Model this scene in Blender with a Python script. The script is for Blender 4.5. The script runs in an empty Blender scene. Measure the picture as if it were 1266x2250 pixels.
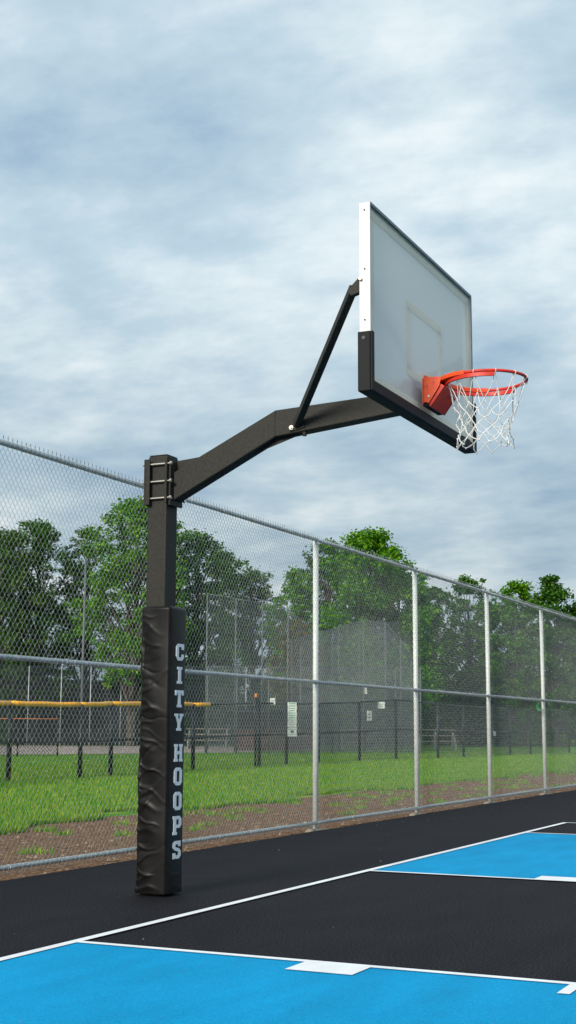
import bpy, math, random
import numpy as np
from mathutils import Vector, Matrix
PI = math.pi
random.seed(7)
sc = bpy.context.scene
COL = sc.collection

# ------------------------------------------------------------------ helpers
class MB:
    def __init__(s): s.v = []; s.f = []
    def add(s, vs, fs):
        n = len(s.v); s.v += [tuple(p) for p in vs]; s.f += [tuple(i + n for i in f) for f in fs]
    def box(s, x0, x1, y0, y1, z0, z1):
        s.add([(x0,y0,z0),(x1,y0,z0),(x1,y1,z0),(x0,y1,z0),(x0,y0,z1),(x1,y0,z1),(x1,y1,z1),(x0,y1,z1)],
              [(0,3,2,1),(4,5,6,7),(0,1,5,4),(1,2,6,5),(2,3,7,6),(3,0,4,7)])
        return s
    def prism(s, poly, axis, a, b):
        n = len(poly)
        def P(u, w, t): return {0:(t,u,w), 1:(u,t,w), 2:(u,w,t)}[axis]
        s.add([P(u,w,a) for u,w in poly] + [P(u,w,b) for u,w in poly],
              [tuple(range(n))[::-1], tuple(range(n, 2*n))] + [(i,(i+1)%n,n+(i+1)%n,n+i) for i in range(n)])
        return s
    def tube(s, pts, r, n=8, closed=False, cap=True):
        pts = [Vector(p) for p in pts]; m = len(pts)
        rr = r if isinstance(r, (list, tuple)) else [r]*m
        vs = []; up = None
        for i, p in enumerate(pts):
            if closed: t = pts[(i+1)%m] - pts[i-1]
            else: t = pts[min(i+1,m-1)] - pts[max(i-1,0)]
            t.normalize()
            if up is None:
                up = Vector((0,0,1)) if abs(t.z) < .9 else Vector((1,0,0))
            a = (up - t*up.dot(t)); a.normalize(); b = t.cross(a); up = a
            for k in range(n):
                an = 2*PI*k/n
                vs.append(p + (a*math.cos(an) + b*math.sin(an))*rr[i])
        fs = []
        for i in range(m if closed else m-1):
            j = (i+1) % m
            for k in range(n):
                l = (k+1) % n
                fs.append((i*n+k, i*n+l, j*n+l, j*n+k))
        if cap and not closed:
            fs.append(tuple(range(n))[::-1]); fs.append(tuple((m-1)*n+k for k in range(n)))
        s.add(vs, fs); return s
    def build(s, name, mat, parent=None, smooth=False, bevel=0, seg=2):
        me = bpy.data.meshes.new(name); me.from_pydata(s.v, [], s.f); me.update()
        if mat: me.materials.append(mat)
        o = bpy.data.objects.new(name, me); COL.objects.link(o)
        if parent: o.parent = parent
        if smooth: me.shade_smooth()
        if bevel:
            m = o.modifiers.new('bevel', 'BEVEL'); m.width = bevel; m.segments = seg; m.limit_method = 'ANGLE'
            m.angle_limit = math.radians(40); m.harden_normals = False
        return o

def tag(o, label=None, cat=None, group=None, kind=None):
    if label: o['label'] = label
    if cat: o['category'] = cat
    if group: o['group'] = group
    if kind: o['kind'] = kind
    return o
def empty(name, loc=(0,0,0), rz=0):
    o = bpy.data.objects.new(name, None); COL.objects.link(o); o.location = loc; o.rotation_euler = (0,0,rz)
    o.empty_display_size = .3
    return o
def quads(name, V, mat, parent=None, tri=False):
    """numpy fast builder: V is (n,4,3) or (n,3,3)"""
    n, k = V.shape[0], V.shape[1]
    me = bpy.data.meshes.new(name)
    me.vertices.add(n*k); me.vertices.foreach_set('co', V.reshape(-1).astype(np.float32))
    me.loops.add(n*k); me.loops.foreach_set('vertex_index', np.arange(n*k, dtype=np.int32))
    me.polygons.add(n); me.polygons.foreach_set('loop_start', np.arange(0, n*k, k, dtype=np.int32))
    me.update(); me.validate()
    me.materials.append(mat)
    o = bpy.data.objects.new(name, me); COL.objects.link(o)
    if parent: o.parent = parent
    return o

# ------------------------------------------------------------------ materials
def mat(name, col, rough=.6, metal=0, noise=None, bump=None, col2=None, spec=.5, ramp=(.35,.65), detail=4):
    m = bpy.data.materials.new(name); m.use_nodes = True
    nt = m.node_tree; N = nt.nodes; L = nt.links
    b = N['Principled BSDF']; b.inputs['Base Color'].default_value = (*col, 1)
    b.inputs['Roughness'].default_value = rough; b.inputs['Metallic'].default_value = metal
    b.inputs['Specular IOR Level'].default_value = spec
    tc = N.new('ShaderNodeTexCoord')
    if noise:
        t = N.new('ShaderNodeTexNoise'); t.inputs['Scale'].default_value = noise; t.inputs['Detail'].default_value = detail
        L.new(tc.outputs['Object'], t.inputs['Vector'])
        r = N.new('ShaderNodeValToRGB'); r.color_ramp.elements[0].position = ramp[0]; r.color_ramp.elements[1].position = ramp[1]
        r.color_ramp.elements[0].color = (*col, 1); r.color_ramp.elements[1].color = (*(col2 or col), 1)
        L.new(t.outputs['Fac'], r.inputs['Fac']); L.new(r.outputs['Color'], b.inputs['Base Color'])
    if bump:
        t2 = N.new('ShaderNodeTexNoise'); t2.inputs['Scale'].default_value = bump[0]; t2.inputs['Detail'].default_value = 6
        L.new(tc.outputs['Object'], t2.inputs['Vector'])
        bp = N.new('ShaderNodeBump'); bp.inputs['Strength'].default_value = bump[1]; bp.inputs['Distance'].default_value = bump[2]
        L.new(t2.outputs['Fac'], bp.inputs['Height']); L.new(bp.outputs['Normal'], b.inputs['Normal'])
    return m

def speckle(name, base, a, b_, scale=220, rough=.7, big=None, bumpd=.0012):
    """painted acrylic over asphalt: fine grain plus faint broad wear"""
    m = bpy.data.materials.new(name); m.use_nodes = True
    N = m.node_tree.nodes; L = m.node_tree.links; bs = N['Principled BSDF']
    bs.inputs['Roughness'].default_value = rough; bs.inputs['Specular IOR Level'].default_value = .10
    tc = N.new('ShaderNodeTexCoord')
    n1 = N.new('ShaderNodeTexNoise'); n1.inputs['Scale'].default_value = scale; n1.inputs['Detail'].default_value = 3
    n2 = N.new('ShaderNodeTexNoise'); n2.inputs['Scale'].default_value = 1.3; n2.inputs['Detail'].default_value = 6
    mp = N.new('ShaderNodeMapping'); mp.inputs['Scale'].default_value = (1, 3, 1); mp.inputs['Rotation'].default_value = (0,0,.5)
    L.new(tc.outputs['Object'], n1.inputs['Vector']); L.new(tc.outputs['Object'], mp.inputs['Vector']); L.new(mp.outputs['Vector'], n2.inputs['Vector'])
    r = N.new('ShaderNodeValToRGB'); e = r.color_ramp.elements
    e[0].position = .38; e[0].color = (*a, 1); e[1].position = .64; e[1].color = (*b_, 1)
    k = r.color_ramp.elements.new(.5); k.color = (*base, 1)
    L.new(n1.outputs['Fac'], r.inputs['Fac'])
    mx = N.new('ShaderNodeMix'); mx.data_type = 'RGBA'; mx.blend_type = 'MULTIPLY'; mx.inputs['Factor'].default_value = 1
    r2 = N.new('ShaderNodeValToRGB'); q = r2.color_ramp.elements; q[0].position = .35; q[1].position = .7
    lo = big or .82
    q[0].color = (lo, lo, lo, 1); q[1].color = (1.12, 1.12, 1.12, 1)
    L.new(n2.outputs['Fac'], r2.inputs['Fac'])
    L.new(r.outputs['Color'], mx.inputs['A']); L.new(r2.outputs['Color'], mx.inputs['B']); L.new(mx.outputs['Result'], bs.inputs['Base Color'])
    bp = N.new('ShaderNodeBump'); bp.inputs['Strength'].default_value = .6; bp.inputs['Distance'].default_value = bumpd
    L.new(n1.outputs['Fac'], bp.inputs['Height']); L.new(bp.outputs['Normal'], bs.inputs['Normal'])
    return m

M = {}
M['asphalt'] = speckle('black_acrylic_court', (.0100,.0093,.0115), (.002,.002,.003), (.036,.033,.040), 95, .78)
M['blue'] = speckle('blue_acrylic_court', (.0,.29,.57), (.0,.24,.50), (.0,.35,.64), 160, .75, big=.93)
M['line'] = speckle('white_line_paint', (.84,.85,.86), (.78,.79,.80), (.88,.88,.89), 160, .7, big=.94)
M['black_steel'] = mat('black_powder_coated_steel', (.025,.024,.021), .55, 0, bump=(260,.15,.001), noise=60, col2=(.036,.034,.029), spec=.16)
M['vinyl'] = mat('black_vinyl', (.0045,.0041,.0040), .40, 0, bump=(500,.15,.001), noise=14, col2=(.008,.007,.007), spec=.22)
M['padding'] = mat('black_rubber_padding', (.010,.010,.0115), .62, 0, bump=(300,.2,.002), spec=.2)
M['letter'] = mat('pale_grey_print', (.78,.82,.86), .6, 0, noise=60, col2=(.86,.89,.92))
M['zinc'] = mat('zinc_bolt', (.62,.56,.48), .32, .85, noise=60, col2=(.75,.7,.62))
M['galv'] = mat('galvanized_pipe', (.40,.44,.46), .42, .55, noise=34, col2=(.62,.66,.66), ramp=(.3,.7), bump=(150,.2,.001))
M['postgalv'] = mat('galvanized_post', (.66,.68,.65), .5, .10, noise=26, col2=(.84,.86,.81), ramp=(.3,.7), bump=(150,.2,.001))
M['wire'] = mat('galvanized_wire', (.22,.25,.255), .36, .45, noise=25, col2=(.47,.51,.51))
M['blackwire'] = mat('black_coated_wire', (.012,.016,.016), .5)
M['blackpost'] = mat('black_coated_post', (.010,.013,.015), .5)
M['whiteframe'] = mat('white_aluminium', (.72,.72,.66), .42, 0, noise=8, col2=(.74,.74,.68))
M['greyframe'] = mat('grey_edge_trim', (.12,.17,.20), .45, .3)
M['orange'] = mat('orange_powder_coat', (.88,.095,.006), .5, 0, noise=30, col2=(.72,.06,.010), bump=(200,.15,.001))
M['red'] = mat('red_powder_coat', (.72,.030,.006), .48, 0, noise=30, col2=(.50,.022,.012))
M['net'] = mat('white_net_cord', (.86,.86,.83), .8, 0, noise=120, col2=(.74,.74,.71), bump=(600,.5,.002))
M['bark'] = mat('bark', (.055,.045,.036), .9, 0, noise=3, col2=(.11,.095,.08), bump=(12,.8,.05))
M['concrete'] = mat('concrete', (.34,.30,.24), .9, 0, noise=12, col2=(.22,.19,.15), bump=(60,.6,.01))
M['yellow'] = mat('yellow_plastic_cap', (.95,.44,.010), .5, 0, noise=5, col2=(.90,.38,.008))
M['orangeplastic'] = mat('orange_plastic', (.75,.20,.02), .6)
M['signwhite'] = mat('white_sign_face', (.72,.74,.70), .5, 0, noise=9, col2=(.60,.62,.60))
M['ink'] = mat('dark_sign_ink', (.06,.07,.07), .6)
M['greenink'] = mat('green_sign_ink', (.03,.30,.14), .6)
M['redbrown'] = mat('red_brown_boards', (.060,.018,.015), .8, 0, noise=4, col2=(.09,.03,.025))
M['dark'] = mat('dark_board', (.020,.026,.030), .8, 0, noise=3, col2=(.035,.042,.046))
M['bench'] = mat('weathered_bench_planks', (.34,.29,.24), .8, 0, noise=6, col2=(.24,.20,.17))
M['screen'] = mat('dark_green_windscreen', (.012,.022,.024), .85, 0, noise=2, col2=(.030,.045,.048))
M['greencloth'] = mat('bright_green_plastic', (.02,.62,.16), .4)
M['polegrey'] = mat('pale_grey_pole', (.40,.43,.44), .5, .3, noise=8, col2=(.5,.53,.54))

def leaf_mat(name, c1, c2, c3):
    m = bpy.data.materials.new(name); m.use_nodes = True
    N = m.node_tree.nodes; L = m.node_tree.links; bs = N['Principled BSDF']
    bs.inputs['Roughness'].default_value = .55; bs.inputs['Specular IOR Level'].default_value = .3
    g = N.new('ShaderNodeNewGeometry')
    r = N.new('ShaderNodeValToRGB'); e = r.color_ramp.elements
    e[0].position = 0; e[0].color = (*c1,1); e[1].position = 1; e[1].color = (*c3,1)
    k = e.new(.55); k.color = (*c2,1)
    L.new(g.outputs['Random Per Island'], r.inputs['Fac'])
    L.new(r.outputs['Color'], bs.inputs['Base Color'])
    tr = N.new('ShaderNodeBsdfTranslucent'); L.new(r.outputs['Color'], tr.inputs['Color'])
    mx = N.new('ShaderNodeMixShader'); mx.inputs['Fac'].default_value = .35
    L.new(bs.outputs['BSDF'], mx.inputs[1]); L.new(tr.outputs['BSDF'], mx.inputs[2])
    L.new(mx.outputs['Shader'], N['Material Output'].inputs['Surface'])
    return m
M['leafA'] = leaf_mat('vivid_leaves', (.028,.12,.004), (.080,.27,.006), (.25,.45,.012))
M['leafB'] = leaf_mat('dark_leaves', (.012,.060,.005), (.040,.15,.008), (.13,.29,.015))
M['leafC'] = leaf_mat('grey_green_leaves', (.020,.070,.008), (.058,.15,.014), (.16,.27,.03))
M['leafD'] = leaf_mat('ochre_leaves', (.05,.07,.015), (.13,.13,.02), (.26,.17,.04))
M['blade'] = leaf_mat('grass_blades', (.045,.19,.006), (.125,.34,.009), (.42,.44,.05))

def ground_mat():
    m = bpy.data.materials.new('soil_and_turf'); m.use_nodes = True
    N = m.node_tree.nodes; L = m.node_tree.links; bs = N['Principled BSDF']; bs.inputs['Roughness'].default_value = .95
    bs.inputs['Specular IOR Level'].default_value = .1
    tc = N.new('ShaderNodeTexCoord'); sp = N.new('ShaderNodeSeparateXYZ'); L.new(tc.outputs['Object'], sp.inputs[0])
    def noise(s, d=5):
        t = N.new('ShaderNodeTexNoise'); t.inputs['Scale'].default_value = s; t.inputs['Detail'].default_value = d
        L.new(tc.outputs['Object'], t.inputs['Vector']); return t
    def ramp(src, stops):
        r = N.new('ShaderNodeValToRGB'); e = r.color_ramp.elements
        e[0].position = stops[0][0]; e[0].color = (*stops[0][1],1); e[1].position = stops[-1][0]; e[1].color = (*stops[-1][1],1)
        for p, c in stops[1:-1]: k = e.new(p); k.color = (*c,1)
        L.new(src, r.inputs['Fac']); return r
    soil = ramp(noise(26, 8).outputs['Fac'], [(.30,(.055,.028,.015)),(.46,(.16,.088,.050)),(.60,(.25,.150,.088)),(.76,(.38,.27,.18))])
    turf = ramp(noise(2.2, 9).outputs['Fac'], [(.30,(.03,.14,.006)),(.5,(.09,.25,.010)),(.70,(.30,.34,.035))])
    # ragged edge between bare soil strip and turf at about y = 4.7
    nz = noise(1.1, 7)
    a = N.new('ShaderNodeMath'); a.operation = 'MULTIPLY_ADD'; a.inputs[1].default_value = .6; L.new(nz.outputs['Fac'], a.inputs[0])
    L.new(sp.outputs['Y'], a.inputs[2])
    mr = N.new('ShaderNodeMapRange'); mr.inputs['From Min'].default_value = 5.42; mr.inputs['From Max'].default_value = 5.55
    L.new(a.outputs[0], mr.inputs['Value'])
    mx = N.new('ShaderNodeMix'); mx.data_type = 'RGBA'
    L.new(mr.outputs['Result'], mx.inputs['Factor']); L.new(soil.outputs['Color'], mx.inputs['A']); L.new(turf.outputs['Color'], mx.inputs['B'])
    L.new(mx.outputs['Result'], bs.inputs['Base Color'])
    bp = N.new('ShaderNodeBump'); bp.inputs['Distance'].default_value = .05; bp.inputs['Strength'].default_value = .8
    L.new(noise(30, 8).outputs['Fac'], bp.inputs['Height']); L.new(bp.outputs['Normal'], bs.inputs['Normal'])
    return m
M['ground'] = ground_mat()
M['infield'] = mat('infield_dirt', (.30,.235,.20), .95, 0, noise=1.2, col2=(.42,.34,.29))

def board_mat():
    m = bpy.data.materials.new('frosted_panel'); m.use_nodes = True
    N = m.node_tree.nodes; L = m.node_tree.links; bs = N['Principled BSDF']
    bs.inputs['Base Color'].default_value = (.70,.72,.74,1); bs.inputs['Roughness'].default_value = .16
    bs.inputs['Specular IOR Level'].default_value = .5
    tr = N.new('ShaderNodeBsdfTranslucent'); tr.inputs['Color'].default_value = (.86,.89,.91,1)
    mx = N.new('ShaderNodeMixShader'); mx.inputs['Fac'].default_value = .62
    L.new(bs.outputs['BSDF'], mx.inputs[1]); L.new(tr.outputs['BSDF'], mx.inputs[2])
    gl = N.new('ShaderNodeBsdfTransparent'); gl.inputs['Color'].default_value = (.88,.92,.95,1)
    mx2 = N.new('ShaderNodeMixShader'); mx2.inputs['Fac'].default_value = .30
    L.new(mx.outputs['Shader'], mx2.inputs[1]); L.new(gl.outputs['BSDF'], mx2.inputs[2])
    L.new(mx2.outputs['Shader'], N['Material Output'].inputs['Surface'])
    return m
M['board'] = board_mat()
M['marking'] = mat('cream_board_marking', (.84,.83,.77), .5)
def marking_mat():
    m = M['marking']; N = m.node_tree.nodes; L = m.node_tree.links
    tr = N.new('ShaderNodeBsdfTranslucent'); tr.inputs['Color'].default_value = (.92,.92,.88,1)
    mx = N.new('ShaderNodeMixShader'); mx.inputs['Fac'].default_value = .55
    L.new(N['Principled BSDF'].outputs['BSDF'], mx.inputs[1]); L.new(tr.outputs['BSDF'], mx.inputs[2])
    L.new(mx.outputs['Shader'], N['Material Output'].inputs['Surface'])
marking_mat()

# ------------------------------------------------------------------ camera (solved from court, fence and hoop dimensions)
f_px = 2965.31; CAM = Vector((-7.4634,-3.7915,1.0123)); yaw, pit, rol = .4449, .1596, .0045
F = Vector((math.cos(yaw)*math.cos(pit), math.sin(yaw)*math.cos(pit), math.sin(pit)))
R0 = Vector((math.sin(yaw), -math.cos(yaw), 0)); U0 = R0.cross(F)
R = R0*math.cos(rol) + U0*math.sin(rol); U = -R0*math.sin(rol) + U0*math.cos(rol)
cd = bpy.data.cameras.new('camera'); cam = bpy.data.objects.new('camera', cd); COL.objects.link(cam)
cam.matrix_world = Matrix(((R.x,U.x,-F.x,CAM.x),(R.y,U.y,-F.y,CAM.y),(R.z,U.z,-F.z,CAM.z),(0,0,0,1)))
cd.sensor_fit = 'VERTICAL'; cd.sensor_height = 24; cd.lens = f_px/2250*24
cd.clip_start = .1; cd.clip_end = 3000
sc.camera = cam

def at(px, Z):
    """ground position seen in photo column px at forward distance Z"""
    r = F + R*(px-633)/f_px - U*(1602-1125)/f_px
    r = r/(r.dot(F)); p = CAM + r*Z
    return p.x, p.y
def hgt(py, Z):
    return 1.012 + (1602-py)*Z/f_px/ math.cos(pit)**2 * 1.0

# ------------------------------------------------------------------ light and sky
SUN_AZ = math.radians(174)      # direction towards the sun in the XY plane, from +X
SUN_EL = math.radians(25)
w = bpy.data.worlds.new('World'); sc.world = w; w.use_nodes = True
N = w.node_tree.nodes; L = w.node_tree.links
bg = N['Background']; bg.inputs['Strength'].default_value = .10
sky = N.new('ShaderNodeTexSky'); sky.sky_type = 'NISHITA'; sky.sun_disc = False
sky.sun_elevation = SUN_EL; sky.sun_rotation = PI/2 - SUN_AZ; sky.air_density = 1.2; sky.dust_density = 2
tc = N.new('ShaderNodeTexCoord')
sep = N.new('ShaderNodeSeparateXYZ'); L.new(tc.outputs['Generated'], sep.inputs[0])
zc = N.new('ShaderNodeMath'); zc.operation = 'MAXIMUM'; zc.inputs[1].default_value = .0; L.new(sep.outputs['Z'], zc.inputs[0])
za = N.new('ShaderNodeMath'); za.operation = 'ADD'; za.inputs[1].default_value = .22; L.new(zc.outputs[0], za.inputs[0])
dv = N.new('ShaderNodeVectorMath'); dv.operation = 'DIVIDE'; cz = N.new('ShaderNodeCombineXYZ')
for i in range(3): L.new(za.outputs[0], cz.inputs[i])
L.new(tc.outputs['Generated'], dv.inputs[0]); L.new(cz.outputs[0], dv.inputs[1])
def cloud(scale, detail, rough, off, dist=0, sx=(1,1,1), rz=0):
    mp = N.new('ShaderNodeMapping'); mp.inputs['Location'].default_value = off; mp.inputs['Scale'].default_value = sx
    mp.inputs['Rotation'].default_value = (0,0,rz)
    L.new(dv.outputs[0], mp.inputs['Vector'])
    t = N.new('ShaderNodeTexNoise'); t.inputs['Scale'].default_value = scale; t.inputs['Detail'].default_value = detail
    t.inputs['Roughness'].default_value = rough; t.inputs['Distortion'].default_value = dist
    L.new(mp.outputs[0], t.inputs['Vector']); return t
c1 = cloud(2.6, 5, .50, (5.3,2.9,0), .0, (.95,1,1), -.44)
c2 = cloud(8.5, 6, .60, (7.3,4.4,2), .0, (1.2,.8,1), -.44)
ad = N.new('ShaderNodeMix'); ad.data_type = 'FLOAT'; ad.inputs['Factor'].default_value = .33
L.new(c1.outputs['Fac'], ad.inputs['A']); L.new(c2.outputs['Fac'], ad.inputs['B'])
rp = N.new('ShaderNodeValToRGB'); e = rp.color_ramp.elements
e[0].position = .34; e[0].color = (.34,.485,.63,1); e[1].position = .66; e[1].color = (.84,.92,.95,1)
k = e.new(.50); k.color = (.53,.675,.765,1)
L.new(ad.outputs['Result'], rp.inputs['Fac'])
ml = N.new('ShaderNodeVectorMath'); ml.operation = 'SCALE'; ml.inputs['Scale'].default_value = 10.0
hz = N.new('ShaderNodeMapRange'); hz.inputs['From Min'].default_value = .0; hz.inputs['From Max'].default_value = .34
hz.inputs['To Min'].default_value = 7.4; hz.inputs['To Max'].default_value = 10.2
L.new(sep.outputs['Z'], hz.inputs['Value']); L.new(hz.outputs['Result'], ml.inputs['Scale'])
L.new(rp.outputs['Color'], ml.inputs[0])
mx = N.new('ShaderNodeMix'); mx.data_type = 'RGBA'; mx.inputs['Factor'].default_value = .94
L.new(sky.outputs['Color'], mx.inputs['A']); L.new(ml.outputs[0], mx.inputs['B'])
L.new(mx.outputs['Result'], bg.inputs['Color'])

sl = bpy.data.lights.new('sun', 'SUN'); sl.energy = 3.6; sl.angle = math.radians(16); sl.color = (1,.93,.82)
so = bpy.data.objects.new('sun', sl); COL.objects.link(so)
d = Vector((math.cos(SUN_AZ)*math.cos(SUN_EL), math.sin(SUN_AZ)*math.cos(SUN_EL), math.sin(SUN_EL)))
so.rotation_euler = d.to_track_quat('Z', 'Y').to_euler(); so.location = (0,0,30)

sc.view_settings.view_transform = 'Standard'; sc.view_settings.look = 'None'
sc.view_settings.exposure = .07; sc.view_settings.gamma = 1

# ------------------------------------------------------------------ ground
g = MB(); S = 1500
g.add([(-S,-S,-.03),(S,-S,-.03),(S,S,-.03),(-S,S,-.03)], [(0,1,2,3)])
tag(g.build('ground', M['ground']), kind='structure')

CE = 1.95
b = MB()
xs = [ -14 + .12*i for i in range(int(62/.12)) ]
rnd = random.Random(3)
edge = []
e_ = 0
for x in xs:
    e_ = e_*.8 + rnd.uniform(-.012,.012)
    edge.append((x, CE + e_))
poly_top = [(x, y) for x, y in edge]
vs = [(x, y, 0) for x, y in poly_top] + [(x, y, -.05) for x, y in poly_top] + [(x, -26, 0) for x, y in poly_top]
n = len(poly_top); fs = []
for i in range(n-1):
    fs.append((2*n+i, 2*n+i+1, i+1, i)); fs.append((i, i+1, n+i+1, n+i))
b.add(vs, fs)
tag(b.build('court', M['asphalt']), kind='structure')

# key, arc and markings.  y=0 is the baseline's outer edge side, hoop centre line x=0
KX = 1.854; HC = -1.50; R3 = 6.02; FT = -5.79
def sheet(name, polys, m, z):
    s = MB()
    for p in polys: s.add([(x,y,z) for x,y in p], [tuple(range(len(p)))])
    o = s.build(name, m); return tag(o, kind='structure')
arc = [(R3*math.cos(a), HC + R3*math.sin(a)) for a in [ -PI*i/48 for i in range(49)]]      # from +x round to -x
def inside_blue():
    # two side panels (left / right of key) and the piece beyond the free throw line
    out = []
    for sgn in (-1, 1):
        pts = [(KX, 0), (R3, 0), (R3, HC)]
        for i in range(1, 49):
            a = PI*i/48; x = R3*math.cos(a); y = HC - R3*math.sin(a)
            if x > KX: pts.append((x, y))
        pts.append((KX, HC - math.sqrt(R3**2-KX**2)))
        out.append([(sgn*x, y) for x, y in pts][::(-1 if sgn > 0 else 1)])
    pts = [(KX, FT), (-KX, FT)]
    for i in range(49):
        a = PI - PI*i/48; x = R3*math.cos(a)
        if abs(x) < KX: pts.append((x, HC - R3*math.sin(a)))
    out.append(pts)
    return out
sheet('blue_court_paint', inside_blue(), M['blue'], .004)
lw = .05
rects = []
def rect(x0, x1, y0, y1): rects.append([(x0,y0),(x1,y0),(x1,y1),(x0,y1)])
rect(-7.62, 7.62, -.026, .028)                              # baseline
for s in (-1, 1):
    x0, x1 = sorted((s*(KX-lw/2), s*(KX+lw/2)))
    rect(x0, x1, FT-lw, -.026)                              # lane line
    xa, xb = sorted((s*(KX+lw/2), s*(KX+lw/2+.205)))
    rect(xa, xb, -1.53, -1.22)                              # neutral zone block
    for y in (-2.39, -3.30, -4.21): rect(xa, xb, y-lw, y)   # lane marks
    xa, xb = sorted((s*(R3-lw/2-.02), s*(R3+lw/2-.02)))
    rect(xa, xb, HC, -.026)                                 # straight of the three point line
    xa, xb = sorted((s*(7.62), s*(7.62+lw)))
    rect(xa, xb, -14, .028)                                 # sideline
rect(-KX+lw/2, KX-lw/2, FT-lw, FT)
for i in range(48):
    a, c = -PI*i/48, -PI*(i+1)/48
    ro, ri = R3+.005, R3-.045
    rects.append([(ri*math.cos(a),HC+ri*math.sin(a)),(ri*math.cos(c),HC+ri*math.sin(c)),(ro*math.cos(c),HC+ro*math.sin(c)),(ro*math.cos(a),HC+ro*math.sin(a))])
sheet('court_lines', rects, M['line'], .008)

# infield dirt far away
p = [at(-260,50), at(560,61), at(560,82), at(-260,82)]
sheet('infield_dirt', [[(x,y) for x,y in p]], M['infield'], -.022)

# ------------------------------------------------------------------ basketball hoop
PX, PY = -.034, .622
hoop = empty('basketball_hoop', (PX, PY, 0))
tag(hoop, 'gooseneck basketball hoop with black padded pole, translucent backboard and orange rim', 'basketball hoop')
def part(mb, name, m, parent=hoop, **k):
    # parts are modelled in world coordinates: shift to the root
    mb.v = [(x-PX, y-PY, z) for x, y, z in mb.v]
    return mb.build(name, m, parent, **k)
hw = .070; QX, QY = PX-.010, PY+.021
pole = part(MB().box(QX-hw, QX+hw, QY-hw, QY+hw, 0, 2.752), 'pole', M['black_steel'], bevel=.009, seg=3)
part(MB().box(QX-hw+.004, QX+hw-.004, QY-hw+.004, QY+hw-.004, 2.7525, 2.758), 'pole_cap', M['black_steel'], bevel=.003)

# pad: rounded square shell with modelled creases
def pad_mesh():
    rng = random.Random(11)
    h = .107; z0, z1 = .015, 1.775; rc = .022
    per = []       # (u, v, nx, ny, side, t)
    ns = 26
    for side in range(4):
        ang = [PI, -PI/2, 0, PI/2][side]
        nx, ny = round(math.cos(ang)), round(math.sin(ang)); tx, ty = -ny, nx
        for i in range(ns):
            t = -1 + 2*i/(ns-1)
            s = t*(h-rc)
            per.append((nx*h + tx*s, ny*h + ty*s, nx, ny, side, t))
        for i in range(1, 5):
            a = ang + PI/2*i/5
            cx, cy = nx*(h-rc)+tx*(h-rc), ny*(h-rc)+ty*(h-rc)
            per.append((cx + rc*math.cos(a), cy + rc*math.sin(a), math.cos(a), math.sin(a), side, 1+i*.01))
    # creases: start at an edge of the face and run diagonally across
    cre = []
    z = z0 + .03
    while z < z1 - .05:
        dens = 1 if z < 1.45 else .45
        cre.append((z, rng.uniform(-.10,.13), rng.uniform(.008,.019), rng.uniform(.30,1.0)*dens*rng.choice((1,1,-.8)), rng.uniform(-.9,.2), rng.uniform(.35,.9)))
        z += rng.uniform(.028,.060)
    nz = 420; vs = []
    for j in range(nz+1):
        z = z0 + (z1-z0)*j/nz
        fl = max(0, 1-(z-z0)/1.1)
        for (u, v, nx, ny, side, t) in per:
            dsp = 0
            amp = {0:1.0, 1:.10, 2:.5, 3:.6}[side]
            te = min(1, abs(t))
            # on face 0 (-X) t=-1 is the +Y edge, where the pad is laced and creases are deepest
            lead = 1.0
            if side == 0: lead = .25 + .75*max(0, min(1, (.55 - t)/1.0))
            if side == 3: lead = .25 + .75*max(0, min(1, (t+.3)/1.0))
            if side == 1: t_ = -1.2
            for (zc, sl, wd, am, c0, ln) in cre:
                zz = zc + sl*(t+1)*.5 + .012*math.sin(3*t+zc*40)
                q = (z-zz)/wd
                if abs(q) < 3:
                    dsp += am*.0066*math.exp(-q*q)*lead*amp*(1 if side else max(0, 1-max(0, t-c0-ln)*1.6))
            dsp += .0035*math.sin(z*17+t*2)*amp*lead + .004*amp*math.sin(z*7+side)
            edge = min(1, (z1-z)/.02)
            dsp -= (1-edge)**2*.012
            bul = .004*(1-te*te) if side == 1 else .006*(1-te*te)
            vv = v + max(0, ny)*fl*fl*.010
            if side == 0: vv = v + fl*fl*.010*max(0, -t)**1.5
            vs.append((PX + u + nx*(dsp+bul), PY + vv + ny*(dsp+bul), z))
    m = len(per); fs = []
    for j in range(nz):
        for i in range(m):
            k = (i+1) % m
            fs.append((j*m+i, j*m+k, (j+1)*m+k, (j+1)*m+i))
    # inner rim on top towards the pole, and floor
    base = len(vs)
    for i, q in enumerate(per): vs.append((PX+q[0]*.64, PY+q[1]*.64, z1-.002))
    for i in range(m):
        k = (i+1) % m; fs.append((nz*m+i, nz*m+k, base+k, base+i))
    fs.append(tuple(range(m))[::-1])
    mb = MB(); mb.add(vs, fs); return mb
pad = part(pad_mesh(), 'pole_pad', M['vinyl'], smooth=True)
hem = MB()
for zz in (1.752,):
    hh = .1085
    hem.box(PX-hh, PX+hh, PY-hh-.0012, PY-hh+.01, zz, zz+.004)
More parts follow.
